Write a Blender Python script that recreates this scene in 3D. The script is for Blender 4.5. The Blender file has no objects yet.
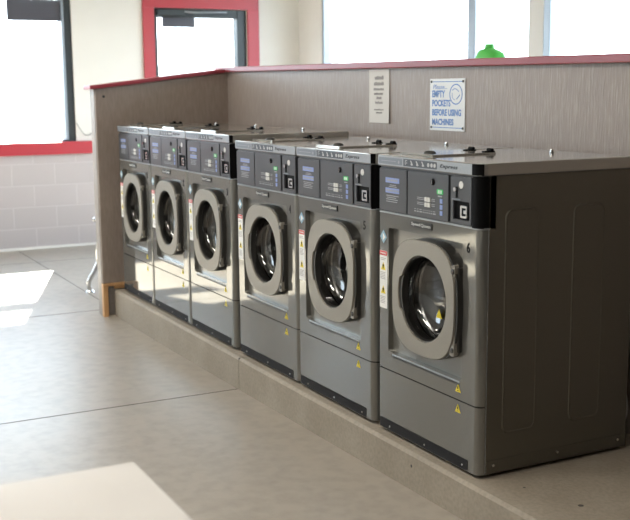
import bpy, bmesh, math, random
from mathutils import Vector, Matrix

random.seed(7)
SC = bpy.context.scene
COL = SC.collection
PI = math.pi

# ------------------------------------------------------------------ materials
def new_mat(name):
    m = bpy.data.materials.new(name); m.use_nodes = True
    nt = m.node_tree
    return m, nt, nt.nodes['Principled BSDF']

def mat(name, col, rough=.5, metal=0.0, spec=.5, coat=0.0, emit=None, estr=0.0):
    m, nt, b = new_mat(name)
    b.inputs['Base Color'].default_value = (*col, 1)
    b.inputs['Roughness'].default_value = rough
    b.inputs['Metallic'].default_value = metal
    b.inputs['Specular IOR Level'].default_value = spec
    b.inputs['Coat Weight'].default_value = coat
    b.inputs['Coat Roughness'].default_value = .08
    if emit:
        b.inputs['Emission Color'].default_value = (*emit, 1)
        b.inputs['Emission Strength'].default_value = estr
    return m

def noise_mat(name, c1, c2, scale=(1, 1, 1), nscale=6, rough=(.4, .6), bump=.0, bdist=.002,
              detail=6, metal=0.0, spec=.5, ramp=(.3, .7), c3=None):
    """two (or three) tone noise on object coordinates, with optional bump"""
    m, nt, b = new_mat(name)
    N, L = nt.nodes, nt.links
    tc = N.new('ShaderNodeTexCoord'); mp = N.new('ShaderNodeMapping')
    mp.inputs['Scale'].default_value = scale
    L.new(tc.outputs['Object'], mp.inputs['Vector'])
    nz = N.new('ShaderNodeTexNoise'); nz.inputs['Scale'].default_value = nscale
    nz.inputs['Detail'].default_value = detail
    L.new(mp.outputs['Vector'], nz.inputs['Vector'])
    cr = N.new('ShaderNodeValToRGB')
    cr.color_ramp.elements[0].position = ramp[0]; cr.color_ramp.elements[0].color = (*c1, 1)
    cr.color_ramp.elements[1].position = ramp[1]; cr.color_ramp.elements[1].color = (*c2, 1)
    if c3:
        e = cr.color_ramp.elements.new((ramp[0]+ramp[1])/2); e.color = (*c3, 1)
    L.new(nz.outputs['Fac'], cr.inputs['Fac']); L.new(cr.outputs['Color'], b.inputs['Base Color'])
    mr = N.new('ShaderNodeMapRange')
    mr.inputs['To Min'].default_value = rough[0]; mr.inputs['To Max'].default_value = rough[1]
    L.new(nz.outputs['Fac'], mr.inputs['Value']); L.new(mr.outputs['Result'], b.inputs['Roughness'])
    b.inputs['Metallic'].default_value = metal
    b.inputs['Specular IOR Level'].default_value = spec
    if bump:
        bp = N.new('ShaderNodeBump'); bp.inputs['Strength'].default_value = bump
        bp.inputs['Distance'].default_value = bdist
        L.new(nz.outputs['Fac'], bp.inputs['Height']); L.new(bp.outputs['Normal'], b.inputs['Normal'])
    return m

def glass_mat(name, tint, refl=.08, rough=.0):
    m = bpy.data.materials.new(name); m.use_nodes = True
    nt = m.node_tree; N, L = nt.nodes, nt.links
    for n in list(N): N.remove(n)
    out = N.new('ShaderNodeOutputMaterial'); mx = N.new('ShaderNodeMixShader')
    tr = N.new('ShaderNodeBsdfTransparent'); tr.inputs['Color'].default_value = (*tint, 1)
    gl = N.new('ShaderNodeBsdfGlossy'); gl.inputs['Roughness'].default_value = rough
    fr = N.new('ShaderNodeLayerWeight'); fr.inputs['Blend'].default_value = .5
    pw = N.new('ShaderNodeMath'); pw.operation = 'POWER'; pw.inputs[1].default_value = 5
    ad = N.new('ShaderNodeMath'); ad.operation = 'MULTIPLY_ADD'; ad.inputs[1].default_value = 1-refl; ad.inputs[2].default_value = refl
    ad.use_clamp = True
    L.new(fr.outputs['Facing'], pw.inputs[0]); L.new(pw.outputs[0], ad.inputs[0]); L.new(ad.outputs[0], mx.inputs['Fac'])
    L.new(tr.outputs[0], mx.inputs[1]); L.new(gl.outputs[0], mx.inputs[2]); L.new(mx.outputs[0], out.inputs['Surface'])
    return m

def steel_mat(name, col, rough, metal=.75, wav=.0):
    """grey metallic enamel: fine fleck and a barely wavy sheet"""
    m, nt, b = new_mat(name)
    N, L = nt.nodes, nt.links
    tc = N.new('ShaderNodeTexCoord')
    fl = N.new('ShaderNodeTexNoise'); fl.inputs['Scale'].default_value = 900; fl.inputs['Detail'].default_value = 2
    L.new(tc.outputs['Object'], fl.inputs['Vector'])
    cr = N.new('ShaderNodeValToRGB')
    cr.color_ramp.elements[0].position = .35; cr.color_ramp.elements[0].color = (*[c*.9 for c in col], 1)
    cr.color_ramp.elements[1].position = .65; cr.color_ramp.elements[1].color = (*[c*1.1 for c in col], 1)
    L.new(fl.outputs['Fac'], cr.inputs['Fac']); L.new(cr.outputs['Color'], b.inputs['Base Color'])
    b.inputs['Metallic'].default_value = metal; b.inputs['Roughness'].default_value = rough
    if wav:
        nz = N.new('ShaderNodeTexNoise'); nz.inputs['Scale'].default_value = 4.0; nz.inputs['Detail'].default_value = 1
        L.new(tc.outputs['Object'], nz.inputs['Vector'])
        bp = N.new('ShaderNodeBump'); bp.inputs['Strength'].default_value = wav; bp.inputs['Distance'].default_value = .01
        L.new(nz.outputs['Fac'], bp.inputs['Height']); L.new(bp.outputs['Normal'], b.inputs['Normal'])
    return m

M = {}
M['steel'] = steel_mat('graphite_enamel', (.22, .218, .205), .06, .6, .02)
M['steel_bay'] = steel_mat('graphite_enamel_bay', (.25, .245, .225), .22, .5, .0)
M['steel_shaded'] = steel_mat('graphite_enamel_shaded', (.135, .126, .105), .25, .6, .0)  # same enamel darkened: shade on the cabinet sides is put into the colour
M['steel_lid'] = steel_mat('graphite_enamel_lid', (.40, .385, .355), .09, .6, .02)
M['ring'] = steel_mat('door_ring_enamel', (.25, .232, .20), .42, .2)
M['ring_dark'] = mat('door_gasket', (.03, .029, .027), .35)
M['black'] = mat('black_plastic', (.004, .004, .0045), .5, spec=.06)
M['panel'] = mat('charcoal_panel', (.062, .066, .075), .28, .2)
M['bezel'] = mat('dark_bezel', (.02, .021, .023), .4)
M['bluelabel'] = mat('blue_label', (.20, .27, .55), .4)
M['greytext'] = mat('grey_print', (.30, .31, .33), .5)
M['whiteprint'] = mat('white_print', (.75, .76, .76), .5)
M['icon_grey'] = mat('icon_print_grey', (.45, .46, .47), .5)
M['button'] = mat('pale_button', (.62, .62, .60), .35)
M['greenled'] = mat('green_display', (.03, .22, .07), .4, emit=(.06, .8, .2), estr=.12)
M['chrome'] = mat('chrome', (.62, .62, .62), .2, 1.0)
M['drum'] = mat('drum_steel', (.35, .35, .35), .22, 1.0)
M['fascia'] = steel_mat('fascia_label', (.30, .32, .34), .3, .5)
M['fascia_grey'] = mat('fascia_grey', (.17, .19, .22), .35, .3)
M['fascia_dark'] = mat('fascia_dark', (.06, .07, .085), .35, .3)
M['white'] = mat('white_sticker', (.78, .78, .76), .5)
M['red_sticker'] = mat('red_sticker', (.60, .04, .05), .5)
M['yellow'] = mat('yellow_sticker', (.75, .60, .03), .5)
M['bluesticker'] = mat('blue_sticker', (.22, .38, .5), .4)
M['sign_blue'] = mat('sign_blue', (.13, .27, .62), .5)
M['ink'] = mat('grey_ink', (.36, .34, .34), .7)
M['paper'] = mat('paper', (.72, .70, .68), .8)
M['sign_white'] = mat('sign_plastic', (.78, .80, .83), .35)
M['vent'] = noise_mat('vent_mesh', (.010, .010, .011), (.03, .03, .032), nscale=500, rough=(.6, .8), detail=1, spec=.15)
M['logo'] = mat('logo_plate', (.02, .02, .02), .5, spec=.3)
M['logo_text'] = mat('logo_text', (.55, .55, .53), .4, .2)
M['glass_door'] = glass_mat('door_glass', (.62, .62, .62), .11, .015)
M['pane'] = glass_mat('window_pane', (.93, .96, .97), .04)
M['red'] = mat('red_paint', (.44, .035, .048), .35)
M['redcap'] = noise_mat('red_cap_paint', (.28, .035, .05), (.33, .045, .06), nscale=3, rough=(.25, .35), spec=.6)
M['wood'] = noise_mat('pine_board', (.50, .27, .12), (.66, .40, .20), scale=(2, 14, 2), nscale=5, rough=(.5, .65), bump=.2)
M['wall_panel'] = noise_mat('striated_panel', (.31, .258, .232), (.385, .335, .308), scale=(22, 22, 2.2), nscale=5, rough=(.32, .5), bump=.5, bdist=.004, detail=8, c3=(.32, .272, .246))
M['return_panel_shaded'] = noise_mat('return_panel_shaded', (.275, .222, .192), (.325, .268, .235), scale=(10, 14, 3), nscale=5, rough=(.45, .6), bump=.15, detail=6)  # smoother brown panel, its shade put into the colour as a darker tone
M['laminate'] = noise_mat('panel_edge', (.26, .235, .215), (.32, .29, .27), nscale=30, rough=(.35, .5))
M['alu'] = mat('brushed_frame', (.30, .33, .36), .35, .6)
M['blackframe'] = mat('black_frame', (.03, .035, .036), .35, .3)
M['cream'] = noise_mat('cream_wall_paint', (.74, .72, .675), (.78, .76, .715), nscale=2, rough=(.6, .75), detail=2)
M['ceiling'] = noise_mat('ceiling_board', (.62, .61, .58), (.68, .67, .64), nscale=40, rough=(.8, .9))
M['darkened_wall'] = noise_mat('darkened_wall_tone', (.075, .06, .05), (.10, .085, .07), nscale=2, rough=(.6, .8))  # unseen wall's tone, kept dark so the nearest washer's side stays dim
M['sign_dark'] = mat('sign_back', (.075, .075, .095), .5)
M['green'] = mat('green_plastic', (.10, .62, .10), .35)
M['green_label'] = mat('green_jug_label', (.62, .72, .30), .5)
M['table'] = noise_mat('table_laminate', (.58, .56, .545), (.64, .62, .605), scale=(1, 1, 1), nscale=3, rough=(.14, .2), detail=3)
M['cord'] = mat('grey_cord', (.25, .25, .24), .5)
M['seatplastic'] = mat('grey_seat', (.10, .10, .11), .4)
M['hose'] = mat('grey_hose', (.35, .36, .36), .45)

def concrete(name, base, dark, nscale, rlo, rhi, joints=False, bump=.12):
    m, nt, b = new_mat(name)
    N, L = nt.nodes, nt.links
    tc = N.new('ShaderNodeTexCoord')
    n1 = N.new('ShaderNodeTexNoise'); n1.inputs['Scale'].default_value = nscale; n1.inputs['Detail'].default_value = 8
    n1.inputs['Roughness'].default_value = .62
    n2 = N.new('ShaderNodeTexNoise'); n2.inputs['Scale'].default_value = nscale*22; n2.inputs['Detail'].default_value = 4
    for n in (n1, n2): L.new(tc.outputs['Object'], n.inputs['Vector'])
    cr = N.new('ShaderNodeValToRGB')
    cr.color_ramp.elements[0].position = .32; cr.color_ramp.elements[0].color = (*dark, 1)
    cr.color_ramp.elements[1].position = .68; cr.color_ramp.elements[1].color = (*base, 1)
    L.new(n1.outputs['Fac'], cr.inputs['Fac'])
    mx = N.new('ShaderNodeMix'); mx.data_type = 'RGBA'; mx.blend_type = 'MULTIPLY'; mx.inputs[0].default_value = .35
    cr2 = N.new('ShaderNodeValToRGB')
    cr2.color_ramp.elements[0].position = .3; cr2.color_ramp.elements[0].color = (.55, .55, .55, 1)
    cr2.color_ramp.elements[1].position = .6; cr2.color_ramp.elements[1].color = (1, 1, 1, 1)
    L.new(n2.outputs['Fac'], cr2.inputs['Fac'])
    L.new(cr.outputs['Color'], mx.inputs[6]); L.new(cr2.outputs['Color'], mx.inputs[7])
    L.new(mx.outputs[2], b.inputs['Base Color'])
    mr = N.new('ShaderNodeMapRange'); mr.inputs['From Min'].default_value = .3; mr.inputs['From Max'].default_value = .7
    mr.inputs['To Min'].default_value = rlo; mr.inputs['To Max'].default_value = rhi
    L.new(n1.outputs['Fac'], mr.inputs['Value']); L.new(mr.outputs['Result'], b.inputs['Roughness'])
    bp = N.new('ShaderNodeBump'); bp.inputs['Strength'].default_value = bump; bp.inputs['Distance'].default_value = .003
    L.new(n2.outputs['Fac'], bp.inputs['Height']); L.new(bp.outputs['Normal'], b.inputs['Normal'])
    return m
M['floor'] = concrete('polished_concrete_floor', (.375, .335, .285), (.325, .285, .235), .7, .33, .40, bump=.05)
M['slab'] = concrete('raw_concrete_curb', (.36, .315, .255), (.26, .22, .17), 3.0, .6, .85, bump=.5)
M['joint'] = mat('saw_joint', (.06, .055, .05), .8)

def block_mat():
    m, nt, b = new_mat('painted_block_wall')
    N, L = nt.nodes, nt.links
    tc = N.new('ShaderNodeTexCoord')
    sep = N.new('ShaderNodeSeparateXYZ'); cb = N.new('ShaderNodeCombineXYZ')
    L.new(tc.outputs['Object'], sep.inputs[0])
    L.new(sep.outputs['Y'], cb.inputs['X'])
    ad = N.new('ShaderNodeMath'); ad.operation = 'ADD'; ad.inputs[1].default_value = .18
    L.new(sep.outputs['Z'], ad.inputs[0]); L.new(ad.outputs[0], cb.inputs['Y'])
    br = N.new('ShaderNodeTexBrick')
    br.inputs['Scale'].default_value = 1.0
    br.inputs['Brick Width'].default_value = .41; br.inputs['Row Height'].default_value = .205
    br.inputs['Mortar Size'].default_value = .006
    br.inputs['Color1'].default_value = (.46, .415, .41, 1); br.inputs['Color2'].default_value = (.48, .43, .425, 1)
    br.inputs['Mortar'].default_value = (.52, .475, .47, 1)
    L.new(cb.outputs[0], br.inputs['Vector'])
    L.new(br.outputs['Color'], b.inputs['Base Color']); b.inputs['Roughness'].default_value = .55
    bp = N.new('ShaderNodeBump'); bp.invert = True; bp.inputs['Strength'].default_value = .5; bp.inputs['Distance'].default_value = .006
    L.new(br.outputs['Fac'], bp.inputs['Height']); L.new(bp.outputs['Normal'], b.inputs['Normal'])
    return m
M['block'] = block_mat()

# ------------------------------------------------------------------ mesh helpers
def link(name, bm, m, parent=None, smooth=False):
    bmesh.ops.recalc_face_normals(bm, faces=bm.faces)
    me = bpy.data.meshes.new(name); bm.to_mesh(me); bm.free()
    for p in me.polygons: p.use_smooth = smooth
    if smooth:
        try: me.set_sharp_from_angle(angle=math.radians(38))
        except Exception: pass
    mats = m if isinstance(m, (list, tuple)) else [m]
    for k in mats: me.materials.append(M[k] if isinstance(k, str) else k)
    o = bpy.data.objects.new(name, me); COL.objects.link(o)
    if parent: o.parent = parent
    if smooth and name in ('front_panel', 'lower_panel', 'top_cover', 'control_panel', 'door', 'door_gasket'):
        wn = o.modifiers.new('flat_faces', 'WEIGHTED_NORMAL'); wn.keep_sharp = True; wn.weight = 100
    return o

def B(): return bmesh.new()

def box(bm, x0, x1, y0, y1, z0, z1, bev=0.0, seg=2):
    t = bmesh.new()
    bmesh.ops.create_cube(t, size=1)
    for v in t.verts:
        v.co = Vector(((x0+x1)/2+v.co.x*(x1-x0), (y0+y1)/2+v.co.y*(y1-y0), (z0+z1)/2+v.co.z*(z1-z0)))
    if bev > 0:
        bmesh.ops.bevel(t, geom=list(t.edges), offset=bev, segments=seg, profile=.5, affect='EDGES')
    merge(bm, t)
    return bm

def merge(bm, t):
    me = bpy.data.meshes.new('tmp'); t.to_mesh(me); t.free(); bm.from_mesh(me); bpy.data.meshes.remove(me)

def cyl(bm, p0, p1, r0, r1=None, seg=16, bev=0):
    r1 = r0 if r1 is None else r1
    p0, p1 = Vector(p0), Vector(p1); d = p1-p0
    t = bmesh.new()
    bmesh.ops.create_cone(t, cap_ends=True, segments=seg, radius1=r0, radius2=r1, depth=d.length)
    mt = Matrix.Translation((p0+p1)/2) @ d.to_track_quat('Z', 'Y').to_matrix().to_4x4()
    bmesh.ops.transform(t, matrix=mt, verts=t.verts)
    if bev:
        es = [e for e in t.edges if len(e.link_faces) == 2 and e.calc_face_angle(0) > .9]
        bmesh.ops.bevel(t, geom=es, offset=bev, segments=2, profile=.5, affect='EDGES')
    merge(bm, t); return bm

def tube(bm, pts, r, seg=10, smooth_n=0):
    pts = [Vector(p) for p in pts]
    if smooth_n:
        out = []
        P = [pts[0]]+pts+[pts[-1]]
        for i in range(1, len(P)-2):
            for k in range(smooth_n):
                t = k/smooth_n
                a, b_, c, d = P[i-1], P[i], P[i+1], P[i+2]
                out.append(.5*((2*b_)+(c-a)*t+(2*a-5*b_+4*c-d)*t*t+(3*b_-a-3*c+d)*t**3))
        out.append(pts[-1]); pts = out
    rings = []
    up = None
    for i, p in enumerate(pts):
        d = (pts[min(i+1, len(pts)-1)]-pts[max(i-1, 0)]).normalized()
        if up is None:
            up = d.orthogonal().normalized()
        up = (up-d*up.dot(d)).normalized(); s = d.cross(up)
        rings.append([bm.verts.new(p+r*(math.cos(2*PI*k/seg)*up+math.sin(2*PI*k/seg)*s)) for k in range(seg)])
    for a, b_ in zip(rings, rings[1:]):
        for k in range(seg):
            bm.faces.new((a[k], a[(k+1) % seg], b_[(k+1) % seg], b_[k]))
    bm.faces.new(rings[0][::-1]); bm.faces.new(rings[-1])
    return bm

def rrect(x0, x1, z0, z1, r, n=5):
    """rounded rectangle outline, anticlockwise list of (x,z)"""
    out = []
    for cx, cz, a0 in ((x1-r, z1-r, 0), (x0+r, z1-r, 90), (x0+r, z0+r, 180), (x1-r, z0+r, 270)):
        for k in range(n+1):
            a = math.radians(a0+90*k/n); out.append((cx+r*math.cos(a), cz+r*math.sin(a)))
    return out

def plate(bm, outer, holes, y0, y1):
    """flat plate in the XZ plane with holes, from y0 (front) to y1 (back)"""
    t = bmesh.new()
    edges = []
    for loop in [outer]+list(holes):
        vs = [t.verts.new((x, y0, z)) for x, z in loop]
        edges += [t.edges.new((vs[i], vs[(i+1) % len(vs)])) for i in range(len(vs))]
    bmesh.ops.triangle_fill(t, use_beauty=True, use_dissolve=False, edges=edges)
    if y1 != y0:
        r = bmesh.ops.extrude_face_region(t, geom=list(t.faces))
        for v in [g for g in r['geom'] if isinstance(g, bmesh.types.BMVert)]: v.co.y = y1
    merge(bm, t); return bm

def lathe(bm, prof, c, axis='Z', seg=48, close=False):
    """profile list of (r, h) turned about axis through c"""
    rings = []
    for r, h in prof:
        ring = []
        for k in range(seg):
            a = 2*PI*k/seg
            if axis == 'Z': p = (c[0]+r*math.cos(a), c[1]+r*math.sin(a), c[2]+h)
            else: p = (c[0]+r*math.cos(a), c[1]+h, c[2]+r*math.sin(a))
            ring.append(bm.verts.new(p))
        rings.append(ring)
    for a, b_ in zip(rings, rings[1:]):
        for k in range(seg): bm.faces.new((a[k], a[(k+1) % seg], b_[(k+1) % seg], b_[k]))
    return bm

_glyph = {}
def text_bm(s, w, h, squeeze=True, shear=0, bold=.0):
    """bmesh of a line of lettering in the XZ plane facing -Y, fitted to w x h, lower left at origin"""
    cu = bpy.data.curves.new('t', 'FONT'); cu.body = s; cu.size = 1; cu.shear = shear; cu.offset = bold; cu.resolution_u = 3
    o = bpy.data.objects.new('t', cu); COL.objects.link(o)
    dg = bpy.context.evaluated_depsgraph_get(); dg.update()
    me = bpy.data.meshes.new_from_object(o.evaluated_get(dg))
    bpy.data.objects.remove(o); bpy.data.curves.remove(cu)
    bm = bmesh.new(); bm.from_mesh(me); bpy.data.meshes.remove(me)
    xs = [v.co.x for v in bm.verts]; ys = [v.co.y for v in bm.verts]
    x0, x1, y0, y1 = min(xs), max(xs), min(ys), max(ys)
    for v in bm.verts:
        x = (v.co.x-x0)/(x1-x0)*w; z = (v.co.y-y0)/(y1-y0)*h
        v.co = Vector((x, 0, z))
    r = bmesh.ops.extrude_face_region(bm, geom=list(bm.faces))
    for v in [g for g in r['geom'] if isinstance(g, bmesh.types.BMVert)]: v.co.y = .0006
    return bm

def put(dst, src, off):
    bmesh.ops.translate(src, vec=Vector(off), verts=src.verts); merge(dst, src); return dst

def tag(o, label, cat, group=None):
    o['label'] = label; o['category'] = cat
    if group: o['group'] = group
    return o

def empty(name, loc=(0, 0, 0)):
    o = bpy.data.objects.new(name, None); COL.objects.link(o); o.location = loc
    o.empty_display_size = .1
    return o

def struct(name, bm, m, parent=None, smooth=False):
    o = link(name, bm, m, parent, smooth)
    if parent is None: o['kind'] = 'structure'
    return o

# ------------------------------------------------------------------ setting
XL, XR, YN, YB, ZC = -7.42, 4.6, -5.2, 3.05, 2.85
def floor_z(x):
    if x <= -3: return -.180
    if x >= 0: return -.138
    return -.180+(x+3)/3*.042

bm = B()
xs = [XL-.3, -3, -2, -1, 0, XR+.3]
grid = [[bm.verts.new((x, y, floor_z(x))) for x in xs] for y in (YN-.3, YB+.3)]
low = [[bm.verts.new((x, y, -.32)) for x in xs] for y in (YN-.3, YB+.3)]
n = len(xs)
for i in range(n-1):
    bm.faces.new((grid[0][i], grid[0][i+1], grid[1][i+1], grid[1][i]))
    bm.faces.new((low[0][i], low[1][i], low[1][i+1], low[0][i+1]))
    bm.faces.new((grid[0][i], low[0][i], low[0][i+1], grid[0][i+1]))
    bm.faces.new((grid[1][i], grid[1][i+1], low[1][i+1], low[1][i]))
bm.faces.new((grid[0][0], grid[1][0], low[1][0], low[0][0]))
bm.faces.new((grid[0][-1], low[0][-1], low[1][-1], grid[1][-1]))
floor = struct('floor', bm, 'floor')
# saw-cut joints in the floor, as thin dark fillets
bm = B()
for x in (-6.62, -4.30, -1.97):
    box(bm, x-.003, x+.003, YN, YB if x < -4.4 else -.042, floor_z(x)-.01, floor_z(x)+.0008)
box(bm, XL, -4.31, .012, .018, -.19, -.1792)
struct('floor_joint', bm, 'joint', floor)

# raised concrete curb under the machines
bm = B()
def slab_piece(x0, x1):
    t = bmesh.new()
    ye, yb = -.045, .80
    prof = [(ye, None), (ye, -.012), (ye+.012, 0), (yb, 0), (yb, None)]
    for a, b_ in ((x0, x1),):
        ra = [t.verts.new((a, y, floor_z(a)-.05 if z is None else z)) for y, z in prof]
        rb = [t.verts.new((b_, y, floor_z(b_)-.05 if z is None else z)) for y, z in prof]
        for i in range(5):
            t.faces.new((ra[i], ra[(i+1) % 5], rb[(i+1) % 5], rb[i]))
        t.faces.new(ra[::-1]); t.faces.new(rb)
    merge(bm, t)
for a, b_ in ((-4.05, -3.0), (-3.0, -1.953), (-1.947, -1.0), (-1.0, 0), (0, 1.9)):
    slab_piece(a, b_)
curb = struct('floor_curb', bm, 'slab')
bm = B(); box(bm, -1.953, -1.947, -.043, .80, -.2, -.002); struct('curb_joint', bm, 'joint', curb)
# small chips and stains on the curb top near the right end
bm = B()
for x, y, r in ((.33, .16, .012), (.12, .10, .006), (.62, .3, .008), (.45, .42, .005), (-.35, -.046, .006)):
    cyl(bm, (x, y, -.004) if y > 0 else (x, -.0455, -.05), (x, y, .0006) if y > 0 else (x, -.0438, -.05), r, r*.8, 9)
struct('curb_stain', bm, 'joint', curb)

def wall_boxes(bm, axis, pos, thick, a0, a1, z0, z1, holes):
    """axis-aligned wall with rectangular openings; holes = (a0,a1,z0,z1)"""
    cuts = sorted({a0, a1, *[h[0] for h in holes], *[h[1] for h in holes]})
    for s, e in zip(cuts, cuts[1:]):
        mid = (s+e)/2
        spans = [(z0, z1)]
        for h in holes:
            if h[0] < mid < h[1]:
                ns = []
                for p, q in spans:
                    if h[2] > p: ns.append((p, min(q, h[2])))
                    if h[3] < q: ns.append((max(p, h[3]), q))
                spans = [k for k in ns if k[1]-k[0] > 1e-4]
        for p, q in spans:
            if axis == 'X': box(bm, min(pos, pos+thick), max(pos, pos+thick), s, e, p, q)
            else: box(bm, s, e, min(pos, pos+thick), max(pos, pos+thick), p, q)

ZF = -.30
SILL = .84
# left wall: block below the sill line, cream above
WL = [(-2.35, .632, SILL, 2.66), (-4.10, -3.05, SILL, 2.66)]
DL = (1.448, 2.452, ZF, 2.125)
bm = B(); wall_boxes(bm, 'X', XL, -.2, YN-.2, YB+.2, ZF, .72, [(DL[0], DL[1], ZF, .72)])
wl = struct('wall_left', bm, 'block')
bm = B(); wall_boxes(bm, 'X', XL, -.2, YN-.2, YB+.2, .72, ZC, [DL]+[(h[0], h[1], .72, h[3]) for h in WL])
for h in WL: box(bm, XL-.2, XL, h[0], h[1], .72, SILL-.02)
struct('wall_upper_paint', bm, 'cream', wl)
# far wall behind the half wall
WF = [(-6.90, -3.60, .75, 2.55), (-3.44, 1.2, .75, 2.55)]
bm = B(); wall_boxes(bm, 'Y', YB, .2, XL-.2, XR+.2, ZF, ZC, WF); struct('wall_far', bm, 'cream')
bm = B(); box(bm, XR, XR+.2, YN-.2, YB+.2, ZF, ZC); struct('wall_right', bm, 'darkened_wall')
WN = [(-6.9, -4.9, .70, 2.6)]
bm = B(); wall_boxes(bm, 'Y', YN, -.2, XL-.2, XR+.2, ZF, ZC, WN); struct('wall_near', bm, 'cream')
bm = B(); box(bm, XL-.2, XR+.2, YN-.2, YB+.2, ZC, ZC+.15); struct('ceiling', bm, 'ceiling')
bm = B(); box(bm, XL, XL+.012, YN, DL[0]-.115, -.18, -.155, .003); struct('baseboard_left', bm, 'cream')

# windows in the left wall
def left_window(name, y0, y1, z0, z1, mull):
    bm = B(); fx0, fx1 = XL-.14, XL-.02
    t = .068
    box(bm, fx0, fx1, y0, y0+t, z0, z1, .004); box(bm, fx0, fx1, y1-t, y1, z0, z1, .004)
    box(bm, fx0, fx1, y0+t, y1-t, z1-t, z1, .004); box(bm, fx0, fx1, y0+t, y1-t, z0, z0+.02, .004)
    for y in mull: box(bm, fx0, fx1, y-.03, y+.03, z0+.02, z1-t, .004)
    w = struct(name, bm, 'blackframe')
    ys = [y0+t]+[y for y in mull]+[y1-t]
    for a, b_ in zip(ys, ys[1:]):
        bm = B(); box(bm, XL-.085, XL-.079, a, b_, z0+.02, z1-t); link('pane', bm, 'pane', w)
    return w
left_window('window_1', -2.35, .632, SILL, 2.66, [-.93])
left_window('window_2', -4.10, -3.05, SILL, 2.66, [])
# aluminium inner edge of the right jamb
bm = B(); box(bm, XL-.15, XL-.015,   .538, .562, SILL+.02, 2.59, .003); struct('trim_1', bm, 'alu')
# red sill board
bm = B(); box(bm, XL, XL+.045, YN+.02, .79, .725, .845, .004); struct('trim_2', bm, 'red')
# red surround of the door
bm = B()
box(bm, XL, XL+.03, DL[0]-.115, DL[0], -.18, 2.125, .003); box(bm, XL, XL+.03, DL[1], DL[1]+.125, -.18, 2.125, .003)
box(bm, XL, XL+.03, DL[0]-.115, DL[1]+.125, 2.125, 2.25, .003)
struct('trim_3', bm, 'red')

# glazed door in the left wall
bm = B()
dx0, dx1 = XL-.13, XL-.02
y0, y1, zt = DL[0], DL[1], DL[3]
box(bm, dx0, dx1, y0, y0+.045, -.18, zt, .004); box(bm, dx0, dx1, y1-.10, y1, -.18, zt, .004)
box(bm, dx0, dx1, y0+.045, y1-.10, zt-.085, zt, .004); box(bm, dx0, dx1, y0+.045, y1-.10, -.17, .08, .004)
door = struct('door_1', bm, 'blackframe')
bm = B(); box(bm, XL-.08, XL-.074, y0+.045, y1-.10, .08, zt-.085); link('pane', bm, 'pane', door)
bm = B(); box(bm, XL-.02, XL+.035, y0+.03, y0+.32, zt-.075, zt-.015, .006); link('door_closer', bm, 'blackframe', door)
bm = B(); tube(bm, [(XL+.02, y0+.30, zt-.03), (XL+.06, y0+.42, zt-.042), (XL+.01, y0+.78, zt-.028)], .009)
link('closer_arm', bm, 'alu', door, True)
bm = B()
tube(bm, [(XL, y1-.05, .75), (XL+.05, y1-.05, .75), (XL+.05, y1-.05, 1.05), (XL, y1-.05, 1.05)], .012)
link('door_handle', bm, 'chrome', door, True)

# windows in the far wall
def far_window(name, x0, x1, z0, z1, mull, jambl, jambr, yb=YB):
    bm = B(); f0, f1 = yb, yb+.09
    box(bm, x0, x0+jambl, f0, f1, z0, z1, .004); box(bm, x1-jambr, x1, f0, f1, z0, z1, .004)
    box(bm, x0+jambl, x1-jambr, f0, f1, z1-.06, z1, .004); box(bm, x0+jambl, x1-jambr, f0, f1, z0, z0+.06, .004)
    for m_ in mull: box(bm, m_-.05, m_+.05, f0, f1, z0+.06, z1-.06, .006)
    w = struct(name, bm, 'alu')
    e = [x0+jambl]+mull+[x1-jambr]
    for a, b_ in zip(e, e[1:]):
        bm = B(); box(bm, a, b_, f0+.05, f0+.056, z0+.06, z1-.06); link('pane', bm, 'pane', w)
    return w
far_window('window_3', -6.90, -3.60, .75, 2.55, [-4.335], .035, .012)
far_window('window_4', -3.44, 1.2, .75, 2.55, [-1.1], .07, .06)

for i, h in enumerate(WN): far_window('window_%d' % (5+i), h[0], h[1], h[2], h[3], [], .06, .06, YN-.1)

# half wall behind the machines and its return
HW0, HW1 = .82, .95
def zcap(x): return 1.475+(x+4.0)/3.8*(1.437-1.471)
bm = B()
def prism_x(bm, x0, x1, y0, y1, z0, za, zb):
    vs = [bm.verts.new(p) for p in ((x0, y0, z0), (x1, y0, z0), (x1, y1, z0), (x0, y1, z0),
                                    (x0, y0, za), (x1, y0, zb), (x1, y1, zb), (x0, y1, za))]
    for f in ((0, 1, 2, 3), (4, 5, 6, 7), (0, 1, 5, 4), (1, 2, 6, 5), (2, 3, 7, 6), (3, 0, 4, 7)):
        bm.faces.new([vs[i] for i in f])
prism_x(bm, -4.20, 2.6, HW0, HW1, -.2, zcap(-4.2)-.034, zcap(2.6)-.034)
hw = struct('wall_half', bm, 'wall_panel')
bm = B()
t = B(); a, b_ = -4.235, 2.6
for (x0, x1) in ((a, b_),):
    za, zb = zcap(x0), zcap(x1)
    vs = [t.verts.new(p) for p in ((x0, HW0-.03, za-.034), (x1, HW0-.03, zb-.034), (x1, HW1+.03, zb-.034), (x0, HW1+.03, za-.034),
                                   (x0, HW0-.03, za), (x1, HW0-.03, zb), (x1, HW1+.03, zb), (x0, HW1+.03, za))]
    for f in ((0, 1, 2, 3), (4, 5, 6, 7), (0, 1, 5, 4), (1, 2, 6, 5), (2, 3, 7, 6), (3, 0, 4, 7)):
        t.faces.new([vs[i] for i in f])
bmesh.ops.bevel(t, geom=list(t.edges), offset=.005, segments=2, profile=.5, affect='EDGES')
merge(bm, t)
link('wall_cap', bm, 'redcap', hw)
# ledge on the far side of the half wall
bm = B(); box(bm, -3.9, -1.2, HW1, HW1+.34, 1.175, 1.207, .004)
for x in (-3.6, -2.5, -1.3): box(bm, x-.02, x+.02, HW1, HW1+.25, 1.0, 1.175)
link('wall_shelf', bm, 'laminate', hw)

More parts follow.
